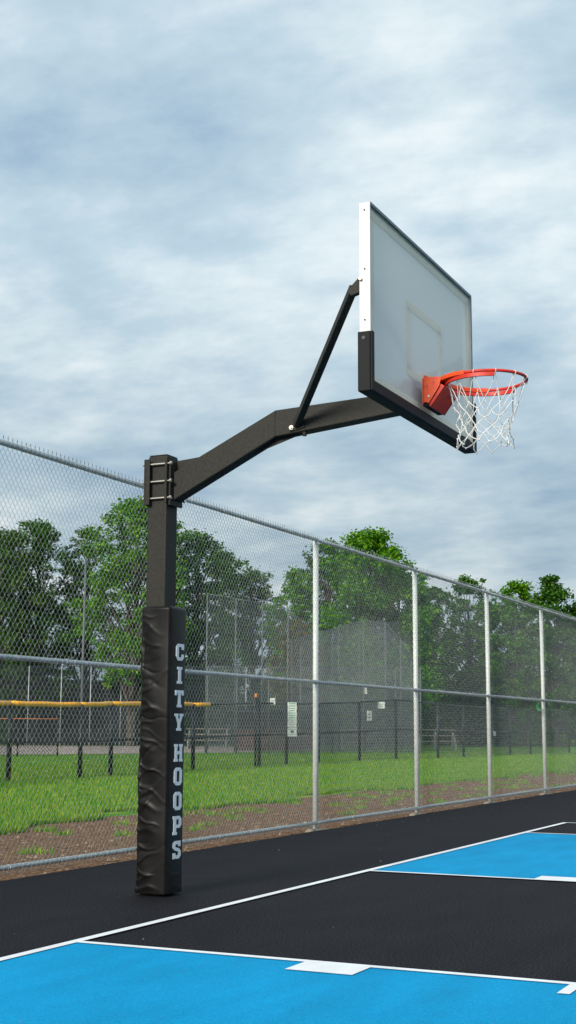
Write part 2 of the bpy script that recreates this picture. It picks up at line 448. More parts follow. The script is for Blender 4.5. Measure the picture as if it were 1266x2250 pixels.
# varsity letters on the court side of the pad, real cut-out shapes
GL = {
 'C': [[(0,2),(1.2,0),(3.8,0),(5,1.4),(5,3),(3.4,3),(3.4,1.9),(3.1,1.5),(1.9,1.5),(1.6,1.9),(1.6,6.1),(1.9,6.5),(3.1,6.5),(3.4,6.1),(3.4,5.2),(5,5.2),(5,8),(4.0,8),(3.7,7.7),(3.3,8),(1.2,8),(0,6.6)]],
 'I': [[(.9,0),(4.1,0),(4.1,1.2),(3.35,1.2),(3.35,6.8),(4.1,6.8),(4.1,8),(.9,8),(.9,6.8),(1.65,6.8),(1.65,1.2),(.9,1.2)]],
 'T': [[(1.0,0),(4.0,0),(4.0,1.2),(3.35,1.2),(3.35,6.6),(4.0,6.6),(4.1,5.6),(5.2,5.6),(5.2,8),(-.2,8),(-.2,5.6),(.9,5.6),(1.0,6.6),(1.65,6.6),(1.65,1.2),(1.0,1.2)]],
 'Y': [[(1.0,0),(4.0,0),(4.0,1.2),(3.35,1.2),(3.35,3.2),(4.7,6.8),(5.3,6.8),(5.3,8),(2.9,8),(2.9,6.8),(3.3,6.8),(2.5,4.8),(1.7,6.8),(2.1,6.8),(2.1,8),(-.3,8),(-.3,6.8),(.3,6.8),(1.65,3.2),(1.65,1.2),(1.0,1.2)]],
 'H': [[(-.2,0),(2.1,0),(2.1,1.2),(1.75,1.2),(1.75,3.3),(3.25,3.3),(3.25,1.2),(2.9,1.2),(2.9,0),(5.2,0),(5.2,1.2),(4.8,1.2),(4.8,6.8),(5.2,6.8),(5.2,8),(2.9,8),(2.9,6.8),(3.25,6.8),(3.25,4.8),(1.75,4.8),(1.75,6.8),(2.1,6.8),(2.1,8),(-.2,8),(-.2,6.8),(.2,6.8),(.2,1.2),(-.2,1.2)]],
 'O': [[(0,1.3),(1.2,0),(2.5,0),(2.5,1.5),(2.0,1.5),(1.6,1.9),(1.6,6.1),(2.0,6.5),(2.5,6.5),(2.5,8),(1.2,8),(0,6.7)],
       [(2.5,0),(3.8,0),(5,1.3),(5,6.7),(3.8,8),(2.5,8),(2.5,6.5),(3.0,6.5),(3.4,6.1),(3.4,1.9),(3.0,1.5),(2.5,1.5)]],
 'P': [[(-.2,0),(2.4,0),(2.4,1.2),(1.8,1.2),(1.8,2.9),(3.9,2.9),(5.1,4.1),(5.1,6.8),(3.9,8),(2.6,8),(2.6,6.6),(3.2,6.6),(3.5,6.3),(3.5,4.6),(3.2,4.3),(1.8,4.3),(1.8,6.6),(2.6,6.6),(2.6,8),(-.2,8),(-.2,6.8),(.2,6.8),(.2,1.2),(-.2,1.2)]],
 'S': [[(0,0),(.9,0),(1.2,.4),(1.7,0),(3.8,0),(5,1.2),(5,3.4),(3.9,4.6),(1.6,5.2),(1.6,6.1),(1.9,6.5),(3.1,6.5),(3.4,6.1),(3.4,5.5),(4.8,5.5),(4.8,8),(4.0,8),(3.7,7.6),(3.2,8),(1.2,8),(.0,6.8),(0,4.9),(1.1,3.8),(3.4,3.1),(3.4,1.9),(3.1,1.5),(1.9,1.5),(1.6,1.9),(1.6,2.6),(0,2.6)]],
}
rows = [('C',1414,1451),('I',1465,1502),('T',1516.5,1554),('Y',1568,1605.5),('H',1635,1673.5),('O',1686.5,1725.5),('O',1740,1780),('P',1793,1834),('S',1847.5,1886.5)]
def zface(py, px=387.5, yy=PY-.107):
    r = F + R*(px-633)/f_px - U*(py-1125)/f_px
    return (CAM + r*((yy-CAM.y)/r.y)).z
LX = PX + .014
for ch, t, bt in rows:
    z1, z0 = zface(t), zface(bt)
    s = MB(); wd = .098 if ch not in 'TYH' else .098
    for pl in GL[ch]:
        s.prism([(LX + (x-2.5)/5*wd*.98, z0 + (z1-z0)*y/8) for x, y in pl], 1, PY-.107-.0075, PY-.107+.004)
    s.v = [(x-PX, y-PY, z) for x, y, z in s.v]
    o = s.build('letter', M['letter'], pad)

# clamp at the pole head
cl = MB(); zb0, zb1 = 2.435, 2.722
cl.box(QX-hw-.034, QX+hw+.034, QY-hw-.016, QY-hw-.0005, zb0, zb1)
front_plate = part(cl, 'clamp_plate', M['black_steel'], bevel=.002)
cl = MB().box(QX-hw-.034, QX+hw+.034, QY+hw+.0005, QY+hw+.013, zb0-.006, zb1+.004)
cl.box(QX-hw-.034, QX-hw-.026, QY+hw-.03, QY+hw+.0003, zb0-.006, zb1+.004)
part(cl, 'clamp_plate', M['black_steel'], bevel=.002)
# welded stub plate that carries the arm
part(MB().box(QX-.078, QX+.078, QY-hw-.030, QY-hw-.0165, zb0-.012, zb1-.01), 'arm_flange', M['black_steel'], bevel=.002)
for zz in (zb0+.035, (zb0+zb1)/2, zb1-.030):
    for sx in (-1, 1):
        xx = QX + sx*(hw+.019)
        s = MB().tube([(xx, QY-hw-.034, zz), (xx, QY+hw+.030, zz)], .0062, 10)
        rod = part(s, 'clamp_bolt', M['zinc'], smooth=False)
        for ya, yb in ((QY-hw-.046, QY-hw-.0305), (QY+hw+.0135, QY+hw+.024)):
            hd = MB()
            hd.prism([(xx+.0125*math.cos(PI/3*i), zz+.0125*math.sin(PI/3*i)) for i in range(6)], 1, ya, yb)
            hd.v = [(x-PX, y-PY, z) for x, y, z in hd.v]
            hd.build('bolt_nut', M['zinc'], rod, bevel=.002)

# arm: bent rectangular tube in the plane x = PX
ax0, ax1 = PX-.052, PX+.052
yf = QY-hw-.030
kneeY = -.182
prof_top = [(yf, 2.640), (kneeY, 2.978), (-1.066, 3.010)]
prof_bot = [(-1.066, 2.893), (kneeY, 2.808), (yf, 2.455)]
s = MB().prism(prof_top + prof_bot, 0, ax0, ax1)
arm = part(s, 'arm', M['black_steel'], bevel=.008, seg=3)
# stiffener plates and the weld seam at the knee
s = MB().prism([(yf-.001, 2.60), (yf-.001, 2.722), (.345, 2.738), (.25, 2.762)], 0, PX-.004, PX+.004)
s.v = [(x-PX, y-PY, z) for x, y, z in s.v]; s.build('stiffener', M['black_steel'], arm)
s = MB().prism([(.0, 2.719), (kneeY, 2.810), (-.36, 2.827)], 0, PX-.004, PX+.004)
s.v = [(x-PX, y-PY, z) for x, y, z in s.v]; s.build('stiffener', M['black_steel'], arm)
s = MB()
s.tube([(ax0-.0005, kneeY, 2.812), (ax0-.0005, kneeY, 2.972)], .0022, 6)
s.v = [(x-PX, y-PY, z) for x, y, z in s.v]; s.build('weld_seam', M['black_steel'], arm)
# carrier plate behind the board
s = MB().box(PX-.16, PX+.16, -1.0765, -1.067, 2.88, 3.06)
part(s, 'carrier_plate', M['black_steel'], bevel=.002)

# backboard
BX = .030; bw = .905; zb, zt = 2.840, 3.893; yb, yfr = -1.078, -1.142
def fr_(s, x0, x1, z0, z1, X0, X1, Z0, Z1, y0, y1, solid=True):
    """flat frame between outer rectangle (x,z) and inner rectangle (X,Z)"""
    for a_, b_, c_, d_ in ((x0,x1,Z1,z1),(x0,x1,z0,Z0),(x0,X0,Z0,Z1),(X1,x1,Z0,Z1)):
        if b_-a_ > 1e-5 and d_-c_ > 1e-5:
            if solid: s.box(a_, b_, y0, y1, c_, d_)
            else:
                for yy in (y0, y1): s.add([(a_,yy,c_),(b_,yy,c_),(b_,yy,d_),(a_,yy,d_)], [(0,1,2,3)])
BO = (BX-bw+.012, BX+bw-.012, zb+.012, zt-.012)
B1 = (BX-bw+.034, BX+bw-.034, zb+.045, zt-.034); B2 = (B1[0]+.045, B1[1]-.045, B1[2]+.045, B1[3]-.045)
T1 = (BX-.305, BX+.305, 3.055, 3.51); T2 = (T1[0]+.05, T1[1]-.05, T1[2]+.05, T1[3]-.05)
s = MB(); py0, py1 = yfr+.010, yfr+.020
fr_(s, *BO, *B1, py0, py1, False); fr_(s, *B2, *T1, py0, py1, False)
for yy in (py0, py1): s.add([(T2[0],yy,T2[2]),(T2[1],yy,T2[2]),(T2[1],yy,T2[3]),(T2[0],yy,T2[3])], [(0,1,2,3)])
bb = part(s, 'backboard', M['board'])
def sub(mb, name, m, parent=bb, **k):
    mb.v = [(x-PX, y-PY, z) for x, y, z in mb.v]
    return mb.build(name, m, parent, **k)
for sx in (-1, 1):
    xa, xb = sorted((BX+sx*bw, BX+sx*(bw-.011)))
    sub(MB().box(xa, xb, yfr, yb, zb, zt), 'frame_side', M['whiteframe'], bevel=.002)
sub(MB().box(BX-bw+.0115, BX+bw-.0115, yfr+.001, yb-.001, zt-.0115, zt-.0005), 'frame_rail', M['greyframe'])
sub(MB().box(BX-bw+.0115, BX+bw-.0115, yfr+.001, yb-.001, zb+.0005, zb+.0115), 'frame_rail', M['whiteframe'])
# front edge trim lip (grey) along the top and the far side
s = MB()
s.box(BX-bw+.002, BX+bw, yfr-.003, yfr-.0005, zt-.016, zt+.001)
s.box(BX+bw-.016, BX+bw+.001, yfr-.003, yfr-.0005, zb, zt-.0165)
sub(s, 'edge_trim', M['greyframe'])
# white border and target rectangle printed on the face
s = MB(); fr_(s, *B1, *B2, py0-.0005, py1); sub(s, 'border_line', M['marking'])
s = MB(); fr_(s, *T1, *T2, py0-.0005, py1); sub(s, 'target_square', M['marking'])
# padding: U channel along the bottom and up both ends
s = MB(); pz0, pz1 = 2.817, 2.879; pw = bw+.016; ph = 3.152
def U_(x0, x1): pass
s.prism([(BX-pw, pz0), (BX+pw, pz0), (BX+pw, ph), (BX+pw-.033, ph), (BX+pw-.033, pz1), (BX-pw+.033, pz1), (BX-pw+.033, ph), (BX-pw, ph)], 1, yfr-.018, yfr-.0035)
s.prism([(BX-pw, pz0), (BX+pw, pz0), (BX+pw, ph), (BX+pw-.016, ph), (BX+pw-.016, zb-.003), (BX-pw+.016, zb-.003), (BX-pw+.016, ph), (BX-pw, ph)], 1, yfr-.0035, yb+.006)
sub(s, 'board_padding', M['padding'], bevel=.006, seg=3)
for zz, rr in ((3.85,.005),(3.51,.005),(3.22,.005)):
    s = MB().tube([(BX-bw-.0005, -1.110, zz), (BX-bw-.004, -1.110, zz)], rr, 8)
    sub(s, 'frame_screw', M['ink'])
s = MB().tube([(BX-pw-.0003, -1.108, 3.115), (BX-pw-.003, -1.108, 3.115)], .010, 12)
sub(s, 'padding_rivet', M['ink'])

# braces from the arm up to the back of the board
for sx in (-1, 1):
    a = Vector((PX + sx*.062, -.335, 2.868)); c = Vector((BX + sx*.880, -1.034, 3.420))
    s = MB(); dvec = (c-a).normalized()
    side = Vector((sx*1.0, 0, 0)); 
    u = dvec.cross(Vector((0,0,1))).normalized()*.0215; v = dvec.cross(u).normalized()*.0215
    vs = [a-u-v, a+u-v, a+u+v, a-u+v, c-u-v, c+u-v, c+u+v, c-u+v]
    s.add(vs, [(0,3,2,1),(4,5,6,7),(0,1,5,4),(1,2,6,5),(2,3,7,6),(3,0,4,7)])
    br = part(s, 'brace', M['black_steel'], bevel=.004)
    # folded tab on the board
    s = MB()
    t0 = Vector((BX+sx*.880, -1.062, 3.43))
    s.prism([(-1.079,3.472),(-1.079,3.385),(-1.025,3.370),(-1.008,3.405)], 0, *sorted((BX+sx*.902, BX+sx*.862)))
    s.v = [(x-PX, y-PY, z) for x, y, z in s.v]; s.build('brace_tab', M['black_steel'], br)
    s = MB().tube([(BX+sx*.900, -1.088, 3.454), (BX+sx*.922, -1.088, 3.454)], .0095, 8)
    s.v = [(x-PX, y-PY, z) for x, y, z in s.v]; s.build('brace_bolt', M['zinc'], br)
    # foot tab on the arm
    s = MB().prism([(-.39,2.85),(-.345,2.84),(-.285,2.83),(-.285,2.885),(-.36,2.90)], 0, *sorted((PX+sx*.0525, PX+sx*.060)))
    s.v = [(x-PX, y-PY, z) for x, y, z in s.v]; s.build('brace_tab', M['black_steel'], br)
s = MB().tube([(ax0-.024, -.300, 2.853), (ax1+.024, -.300, 2.853)], .008, 10)
for xx in (ax0-.016, ax1+.008):
    s.prism([(-.300+.016*math.cos(PI/3*i), 2.853+.016*math.sin(PI/3*i)) for i in range(6)], 0, xx, xx+.009)
part(s, 'arm_bolt', M['zinc'])
s = MB().tube([(PX-.03, -.375, 2.828), (PX-.03, -.375, 2.800)], .013, 10)
part(s, 'arm_bolt', M['black_steel'])

# rim, bracket and net
RX, RY, RZ, RR = .066, -1.500, 3.060, .238
rim = MB()
rim.tube([(RX+RR*math.cos(2*PI*i/72), RY+RR*math.sin(2*PI*i/72), RZ) for i in range(72)], .0095, 12, closed=True)
rim = part(rim, 'rim', M['red'], smooth=True)
def rsub(mb, name, m, parent=rim, **k):
    mb.v = [(x-PX, y-PY, z) for x, y, z in mb.v]; return mb.build(name, m, parent, **k)
# wrap-around reinforcing strap under/behind the ring (board half)
st = MB()
ro, ri = RR+.0085, RR-.004
a0, a1, nn = math.radians(-28), math.radians(208), 60
vs = []; 
for i in range(nn+1):
    a = a0+(a1-a0)*i/nn
    for r_, z_ in ((ro+.002, RZ-.012), (ro+.002, RZ-.034), (ri, RZ-.034), (ri, RZ-.012)):
        vs.append((RX+r_*math.cos(a), RY+r_*math.sin(a), z_))
fs = [(i*4+k, i*4+(k+1)%4, (i+1)*4+(k+1)%4, (i+1)*4+k) for i in range(nn) for k in range(4)]
fs += [(0,1,2,3), (nn*4+3, nn*4+2, nn*4+1, nn*4)]
st.add(vs, fs); rsub(st, 'rim_strap', M['red'])
# strap reaching from bracket to both flanks of the ring, flat plate with a curved inner edge
for sgn in (-1, 1):
    st = MB(); ring_ = []
    for i in range(19):
        a = PI/2 + sgn*(math.radians(4) + math.radians(72)*i/18)
        w_ = .052*(1-i/18)**1.2 + .011
        for r_, z_ in ((RR-.009, RZ-.010), (RR-.009, RZ+.013), (RR+w_, RZ+.0125), (RR+w_, RZ-.011)):
            ring_.append((RX+r_*math.cos(a), RY+r_*math.sin(a), z_))
    fs = [(i*4+k, i*4+(k+1)%4, (i+1)*4+(k+1)%4, (i+1)*4+k) for i in range(18) for k in range(4)] + [(0,1,2,3), (18*4+3,18*4+2,18*4+1,18*4)]
    st.add(ring_, fs); rsub(st, 'rim_flange', M['orange'])
# breakaway bracket: back plate, two side plates with raised ear, top plate, sloped spring box
bx0, bx1 = RX-.168, RX+.115; yB = yfr-.018
s = MB().box(bx0-.004, bx1+.004, yB-.008, yB, 2.915, RZ+.012)
rsub(s, 'bracket_plate', M['orange'], bevel=.002)
for xx in (bx0, bx1-.006):
    s = MB().prism([(yB-.0085,2.925),(yB-.0085,RZ+.032),(yB-.045,RZ+.015),(yB-.10,RZ+.013),(yB-.115,RZ-.005),(yB-.105,RZ-.045),(yB-.040,2.918)], 0, xx, xx+.006)
    rsub(s, 'bracket_cheek', M['orange'], bevel=.0015)
s = MB().box(bx0+.0065, bx1-.0065, yB-.115, yB-.0085, RZ-.004, RZ+.006)
rsub(s, 'bracket_top', M['orange'])
s = MB().prism([(yB-.044,2.896),(yB-.012,2.930),(yB-.100,RZ-.022),(yB-.135,RZ-.046)], 0, bx0+.012, bx1-.012)
rsub(s, 'spring_box', M['red'], bevel=.003)
s = MB().tube([(bx0-.004,yB-.040,2.958),(bx0+.001,yB-.040,2.958)], .007, 8)
rsub(s, 'bracket_screw', M['signwhite'])
for ya, zz in ((yB-.03, 3.022), (yB-.07, 3.040)):
    s = MB().tube([(bx0-.002,ya,zz),(bx0+.001,ya,zz)], .0045, 8); rsub(s, 'bracket_screw', M['ink'])
s = MB().box(bx0+.005, RX+.10, yB-.040, yB-.0005, 2.902, 2.9145)
rsub(s, 'bracket_foot', M['padding'], bevel=.003)

# net: 12 loops, cords crossing down to the hem, a little blown and uneven
rng = random.Random(5)
NL = 12; LV = [0, .155, .205, .255, .305, .350, .395]
RD = [RR-.002, .180, .165, .157, .153, .158, .168]
def npt(k, lv):
    a = 2*PI*(k)/NL + (PI/NL if lv % 2 else 0)
    rng2 = random.Random(int((k % NL)*100+lv))
    j = .012 if 0 < lv < 6 else (.018 if lv == 6 else 0)
    sway = (LV[lv]/.4)**1.5
    x = RX + RD[lv]*math.cos(a) + rng2.uniform(-j,j) - .010*sway
    y = RY + RD[lv]*math.sin(a) + rng2.uniform(-j,j) + .012*sway
    z = RZ - .004 - LV[lv] + rng2.uniform(-j,j)*.8 + (rng2.uniform(-.010,.010) if lv == 6 else 0)
    return Vector((x, y, z))
s = MB()
for k in range(NL):
    for lv in range(len(LV)-1):
        for dk in (0, 1):
            p = npt(k, lv)
            q = npt(k + (dk-1 if lv % 2 == 0 else dk), lv+1)
            sag = random.Random(k*31+lv*7+dk).uniform(-.010,.010)
            mid = (p+q)/2 + Vector((sag, -sag*.7, -abs(sag)*.6 - (.004 if lv else -.0)))
            rr = .0030 if lv else .0025
            s.tube([p, p.lerp(mid,.5)+Vector((0,0,-.001)), mid, q.lerp(mid,.5)+Vector((0,0,-.001)), q], rr, 5)
    # knots
    for lv in range(1, len(LV)):
        p = npt(k, lv); s.tube([p+Vector((0,0,.006)), p, p-Vector((0,0,.006))], [.0038,.0060,.0038], 5)
    # loop round the ring
    a = 2*PI*k/NL; c_, s_ = math.cos(a), math.sin(a)
    s.tube([(RX+(RR+.013*math.cos(t))*c_, RY+(RR+.013*math.cos(t))*s_, RZ-.002+.014*math.sin(t)) for t in [2*PI*i/10 for i in range(10)]], .0023, 5, closed=True)
net = part(s, 'net', M['net'], smooth=True)

# ------------------------------------------------------------------ near chain-link fence
FY = 2.067; FX0 = 5.547 - 3.048*6; NB = 16
fence = empty('chain_link_fence', (FX0, FY, 0))
tag(fence, 'tall galvanized chain-link fence along the black edge of the court', 'fence')
SP = 3.048; ZT, ZM, ZL = 3.008, 1.503, .061
def bay_mesh(nw, width, z0, z1, rows, r, A, sides, knuck=True):
    """chain-link fabric: flattened helical wires side by side"""
    w = width/nw; h = (z1-z0)/rows; V = []; Fc = []
    off = 0
    ring = [(math.cos(2*PI*k/sides), math.sin(2*PI*k/sides)) for k in range(sides)]
    for i in range(nw):
        cx = w*(i+.5)
        pts = []
        for j in range(rows*2+1):
            z = z0 + h*j/2
            s = (1 if (j+i) % 2 else -1)
            x = cx + s*w*.5 + (.0016 if s < 0 else -.0016)*(-1)
            pts.append((x, 0, z))
            if j < rows*2:
                s2 = -s
                # rising towards +s2: front strand when moving to +x
                pts.append((cx - s*w*.02, -A if s2 > 0 else A, z + h*.25))
        P = np.array(pts)
        T = np.zeros_like(P); T[1:-1] = P[2:]-P[:-2]; T[0] = P[1]-P[0]; T[-1] = P[-1]-P[-2]
        T /= np.linalg.norm(T, axis=1)[:,None]
        B = np.cross(T, np.array([0,1.,0])); B /= np.linalg.norm(B, axis=1)[:,None]; C = np.cross(T, B)
        ringv = np.stack([P + r*(c*B + s_*C) for c, s_ in ring], axis=1).reshape(-1,3)
        V.append(ringv); m = len(P)
        a = np.arange(m-1)[:,None]*sides + np.arange(sides)[None,:]
        bb_ = np.arange(m-1)[:,None]*sides + (np.arange(sides)[None,:]+1) % sides
        q = np.stack([a, bb_, bb_+sides, a+sides], axis=-1).reshape(-1,4) + off
        Fc.append(q); off += m*sides
    V = np.concatenate(V); Fc = np.concatenate(Fc)
    me = bpy.data.meshes.new('chain_link_mesh')
    me.vertices.add(len(V)); me.vertices.foreach_set('co', V.reshape(-1).astype(np.float32))
    me.loops.add(len(Fc)*4); me.loops.foreach_set('vertex_index', Fc.reshape(-1).astype(np.int32))
    me.polygons.add(len(Fc)); me.polygons.foreach_set('loop_start', np.arange(0, len(Fc)*4, 4, dtype=np.int32))
    me.update(); me.validate(); me.shade_smooth()
    return me
NWB = 114
mesh_near = bay_mesh(NWB, SP, .028, 3.038, 45, .00145, .0040, 4)
mesh_near.materials.append(M['wire'])
def child(name, me, parent, loc=(0,0,0)):
    o = bpy.data.objects.new(name, me); COL.objects.link(o); o.parent = parent; o.location = loc; return o
# selvage loops for one bay (top and bottom)
s = MB(); wv = SP/NWB
for i in range(NWB):
    for jj, zz, d_ in ((90, 3.038, 1), (0, .028, -1)):
        if (jj+i) % 2: continue                       # one knuckled loop where two neighbouring wires end together
        xx = wv*(i+.5) - wv*.5
        s.tube([(xx-.0015, 0, zz-d_*.004), (xx-.009, -.005, zz+d_*.004), (xx-.0065, -.003, zz+d_*.014), (xx+.0055, .003, zz+d_*.016), (xx+.0090, .005, zz+d_*.005), (xx+.0015, 0, zz-d_*.004)], .0019, 4)
base_n = len(mesh_near.vertices)
vco = np.empty(base_n*3, np.float32); mesh_near.vertices.foreach_get('co', vco)
fidx = np.empty(len(mesh_near.polygons)*4, np.int32); mesh_near.polygons.foreach_get('vertices', fidx)
V_ = vco.reshape(-1,3).tolist() + s.v; F_ = fidx.reshape(-1,4).tolist() + [tuple(i+base_n for i in f) for f in s.f]
mesh_near = bpy.data.meshes.new('chain_link_mesh'); mesh_near.from_pydata(V_, [], F_); mesh_near.update(); mesh_near.shade_smooth()
mesh_near.materials.append(M['wire'])
s = MB().tube([(0,0,0),(0,0,ZT-.012)], .030, 16); tmp = s.build('tmp', M['postgalv'], smooth=True); post_me = tmp.data; bpy.data.objects.remove(tmp)
def rail_me(r):
    s = MB().tube([(0,0,0),(SP*.25,0,.0008),(SP*.5,0,0),(SP*.75,0,-.0008),(SP,0,0)], r, 14)
    for i in range(5):
        x = .3 + i*.61
        s.tube([(x+.004*math.sin(q), -.001+(r+.003)*math.cos(q), (r+.003)*math.sin(q)) for q in [2*PI*k/10 for k in range(10)]], .0018, 4, closed=True)
        s.tube([(x, -r, .006), (x+.012, -.040, .022), (x+.020, -.044, .036)], .0018, 4)
    t = s.build('tmp', M['galv'], smooth=True); me = t.data; bpy.data.objects.remove(t); return me
rt, rm = rail_me(.0212), rail_me(.0185)
s = MB()
rg = random.Random(4)
ring = []
for i in range(18):
    a = 2*PI*i/18; rr = .13*(1+rg.uniform(-.2,.2)); ring.append((rr*math.cos(a), rr*.8*math.sin(a)))
s.add([(x,y,-.02) for x,y in ring]+[(x*.8,y*.8,.012) for x,y in ring]+[(0,0,.016)],
      [(i,(i+1)%18,18+(i+1)%18,18+i) for i in range(18)]+[(18+i,18+(i+1)%18,36) for i in range(18)])
tmp = s.build('tmp', M['concrete']); foot_me = tmp.data; bpy.data.objects.remove(tmp)
s = MB()                                                        # brace band where mid rail meets the post
s.tube([(0,0,-.018),(0,0,.018)], .0335, 14); s.tube([(-.05,-.012,0),(.05,-.012,0)], .0245, 12)
tmp = s.build('tmp', M['galv'], smooth=True); band_me = tmp.data; bpy.data.objects.remove(tmp)
for i in range(NB):
    x = SP*i
    child('chain_link_mesh', mesh_near, fence, (x, -.027, 0))
    ps = child('post', post_me, fence, (x, .014, 0))
    child('post_band', band_me, ps, (0, 0, ZM)); child('post_footing', foot_me, ps, (0,-.02,-.012))
    for zz, me in ((ZT, rt), (ZM, rm), (ZL, rm)):
        rl = child('rail', me, fence, (x, 0, zz))

# small objects caught on the near fence
def on_fence(px, py, y):
    r = F + R*(px-633)/f_px - U*(py-1125)/f_px
    p = CAM + r*((y-CAM.y)/r.y); return p
c = on_fence(1183, 1551, FY+.03)
s = MB(); rg = random.Random(9); nx_, nz_ = 6, 8; vs = []
for j in range(nz_+1):
    for i in range(nx_+1):
        u = i/nx_; v = j/nz_
        vs.append(((u-.5)*.10 + v*.06 + rg.uniform(-.006,.006), rg.uniform(-.014,.014)+.03*math.sin(v*3), -v*.11 + rg.uniform(-.006,.006) - .02*math.sin(u*3)+.05))
s.add(vs, [(j*(nx_+1)+i, j*(nx_+1)+i+1, (j+1)*(nx_+1)+i+1, (j+1)*(nx_+1)+i) for j in range(nz_) for i in range(nx_)])
o = s.build('plastic_rag', M['greencloth']); m = o.modifiers.new('s','SOLIDIFY'); m.thickness = .004; o.location = c
tag(o, 'crumpled bright green rag caught behind the chain-link fence under the mid rail', 'rag')
c = on_fence(1087, 1612, FY-.04)
tg = empty('fence_tag', c)
MB().box(-.055,.055,-.002,.002,-.033,.033).build('tag_plate', M['signwhite'], tg, bevel=.001)
s = MB()
for k in range(3): s.box(-.040,.040-.012*k,-.0035,-.0022,.012-.014*k,.016-.014*k)
s.build('tag_print', mat('faded_grey_print', (.30,.32,.32), .6), tg)
tag(tg, 'small white tag on the fence beside a galvanized post, about knee high', 'tag')

# ------------------------------------------------------------------ black fence with yellow cap beyond the grass
def poly_fence(name, label, pts, tops, wmat, pmat, pr=.045, rr=.025, cell=.075, wr=.003, rails=(1.0,), rmat=None, meshon=True):
    """pts: ground points; tops: post heights"""
    root = empty(name, (pts[0][0], pts[0][1], 0)); tag(root, label, 'fence')
    ox, oy = pts[0]
    for (x, y), t in zip(pts, tops):
        MB().tube([(x-ox,y-oy,-.03),(x-ox,y-oy,t+.02)], pr, 10).build('post', pmat, root, smooth=True)
    rl = MB()
    for i in range(len(pts)-1):
        for fr_ in rails:
            a = (pts[i][0]-ox, pts[i][1]-oy, tops[i]*fr_); c = (pts[i+1][0]-ox, pts[i+1][1]-oy, tops[i+1]*fr_)
            MB().tube([a, c], rr, 8).build('rail', rmat or pmat, root, smooth=True)
    if meshon:
        Q = []
        for i in range(len(pts)-1):
            a = np.array([pts[i][0]-ox, pts[i][1]-oy]); c = np.array([pts[i+1][0]-ox, pts[i+1][1]-oy])
            L_ = np.linalg.norm(c-a); dd = (c-a)/L_; nrm = np.array([-dd[1], dd[0]])
            h0, h1 = tops[i], tops[i+1]; H = max(h0, h1)
            K = int((L_+H)/cell)
            for sg in (1, -1):
                for k in range(K):
                    # diagonal line u = k*cell - z (sg=1) or mirrored, clipped to the bay
                    s0 = k*cell
                    zmax = min(H, s0); z_lo = max(0, s0 - L_)
                    if zmax <= z_lo: continue
                    u0, u1 = s0 - z_lo, s0 - zmax
                    zz0, zz1 = z_lo, zmax
                    if sg < 0: u0, u1 = L_-u0, L_-u1
                    # clip to the sloped top
                    top1 = h0 + (h1-h0)*u1/L_
                    if zz1 > top1:
                        top0 = h0 + (h1-h0)*u0/L_
                        den = (zz1-zz0) - (top1-top0)
                        t_ = (top0-zz0)/den if abs(den) > 1e-6 else 1
                        t_ = max(0, min(1, t_)); u1 = u0+(u1-u0)*t_; zz1 = zz0+(zz1-zz0)*t_
                    p0 = a+dd*u0; p1 = a+dd*u1
                    dirv = np.array([p1[0]-p0[0], p1[1]-p0[1], zz1-zz0]); ln = np.linalg.norm(dirv)
                    if ln < .02: continue
                    dirv /= ln; nn_ = np.array([nrm[0], nrm[1], 0]); sd = np.cross(dirv, nn_)*wr
                    A_ = np.array([p0[0],p0[1],zz0]); B_ = np.array([p1[0],p1[1],zz1]); n3 = nn_*wr
                    # a three-sided wire
                    q = [A_+sd, A_-sd*.5+n3, A_-sd*.5-n3]; r_ = [B_+sd, B_-sd*.5+n3, B_-sd*.5-n3]
                    for t3 in range(3):
                        t4 = (t3+1) % 3; Q.append([q[t3], q[t4], r_[t4], r_[t3]])
        o = quads('chain_link_mesh', np.array(Q), wmat, root)
    return root, (ox, oy)
bf_px = [(22,26.4),(178,28.0),(245,29.5),(425,33.5),(570,37),(630,39.5),(700,41.5),(790,44),(870,47),(962,49),(1018,51),(1075,53),(1120,56),(1165,59),(1250,64)]
bpts = [at(-330,20.5), at(-120,23.5)] + [at(a,b_) for a,b_ in bf_px]
bt = [1.45,1.45,1.47,1.48,1.53,1.60,1.72,1.75,1.80,1.9,2.05,1.95,1.9,1.9,1.9,1.9,1.9]
bfence, (ox, oy) = poly_fence('ballfield_fence', 'low black chain-link fence across the grass, capped in yellow at its left end', bpts, bt, M['blackwire'], M['blackpost'], pr=.05, cell=.075, wr=.0030, rails=(1.0,.5))
rg = random.Random(2)
for i in range(0, 5):
    a = Vector((bpts[i][0]-ox, bpts[i][1]-oy, bt[i]+.02)); c = Vector((bpts[i+1][0]-ox, bpts[i+1][1]-oy, bt[i+1]+.02))
    a = a.lerp(c, .015); c = a.lerp(c, .975)
    pts = [a.lerp(c, t/10) + Vector((0,0,.004*math.sin(t*1.3+i)+rg.uniform(-.002,.002)-.008*math.sin(t/10*PI))) for t in range(11)]
    MB().tube(pts, .052, 10).build('yellow_cap', M['yellow'], bfence, smooth=True)
a = Vector((bpts[5][0]-ox, bpts[5][1]-oy, bt[5])); c = Vector((bpts[6][0]-ox, bpts[6][1]-oy, bt[6]))
MB().tube([a, a.lerp(c,.22)], .052, 10).build('yellow_cap', M['yellow'], bfence, smooth=True)

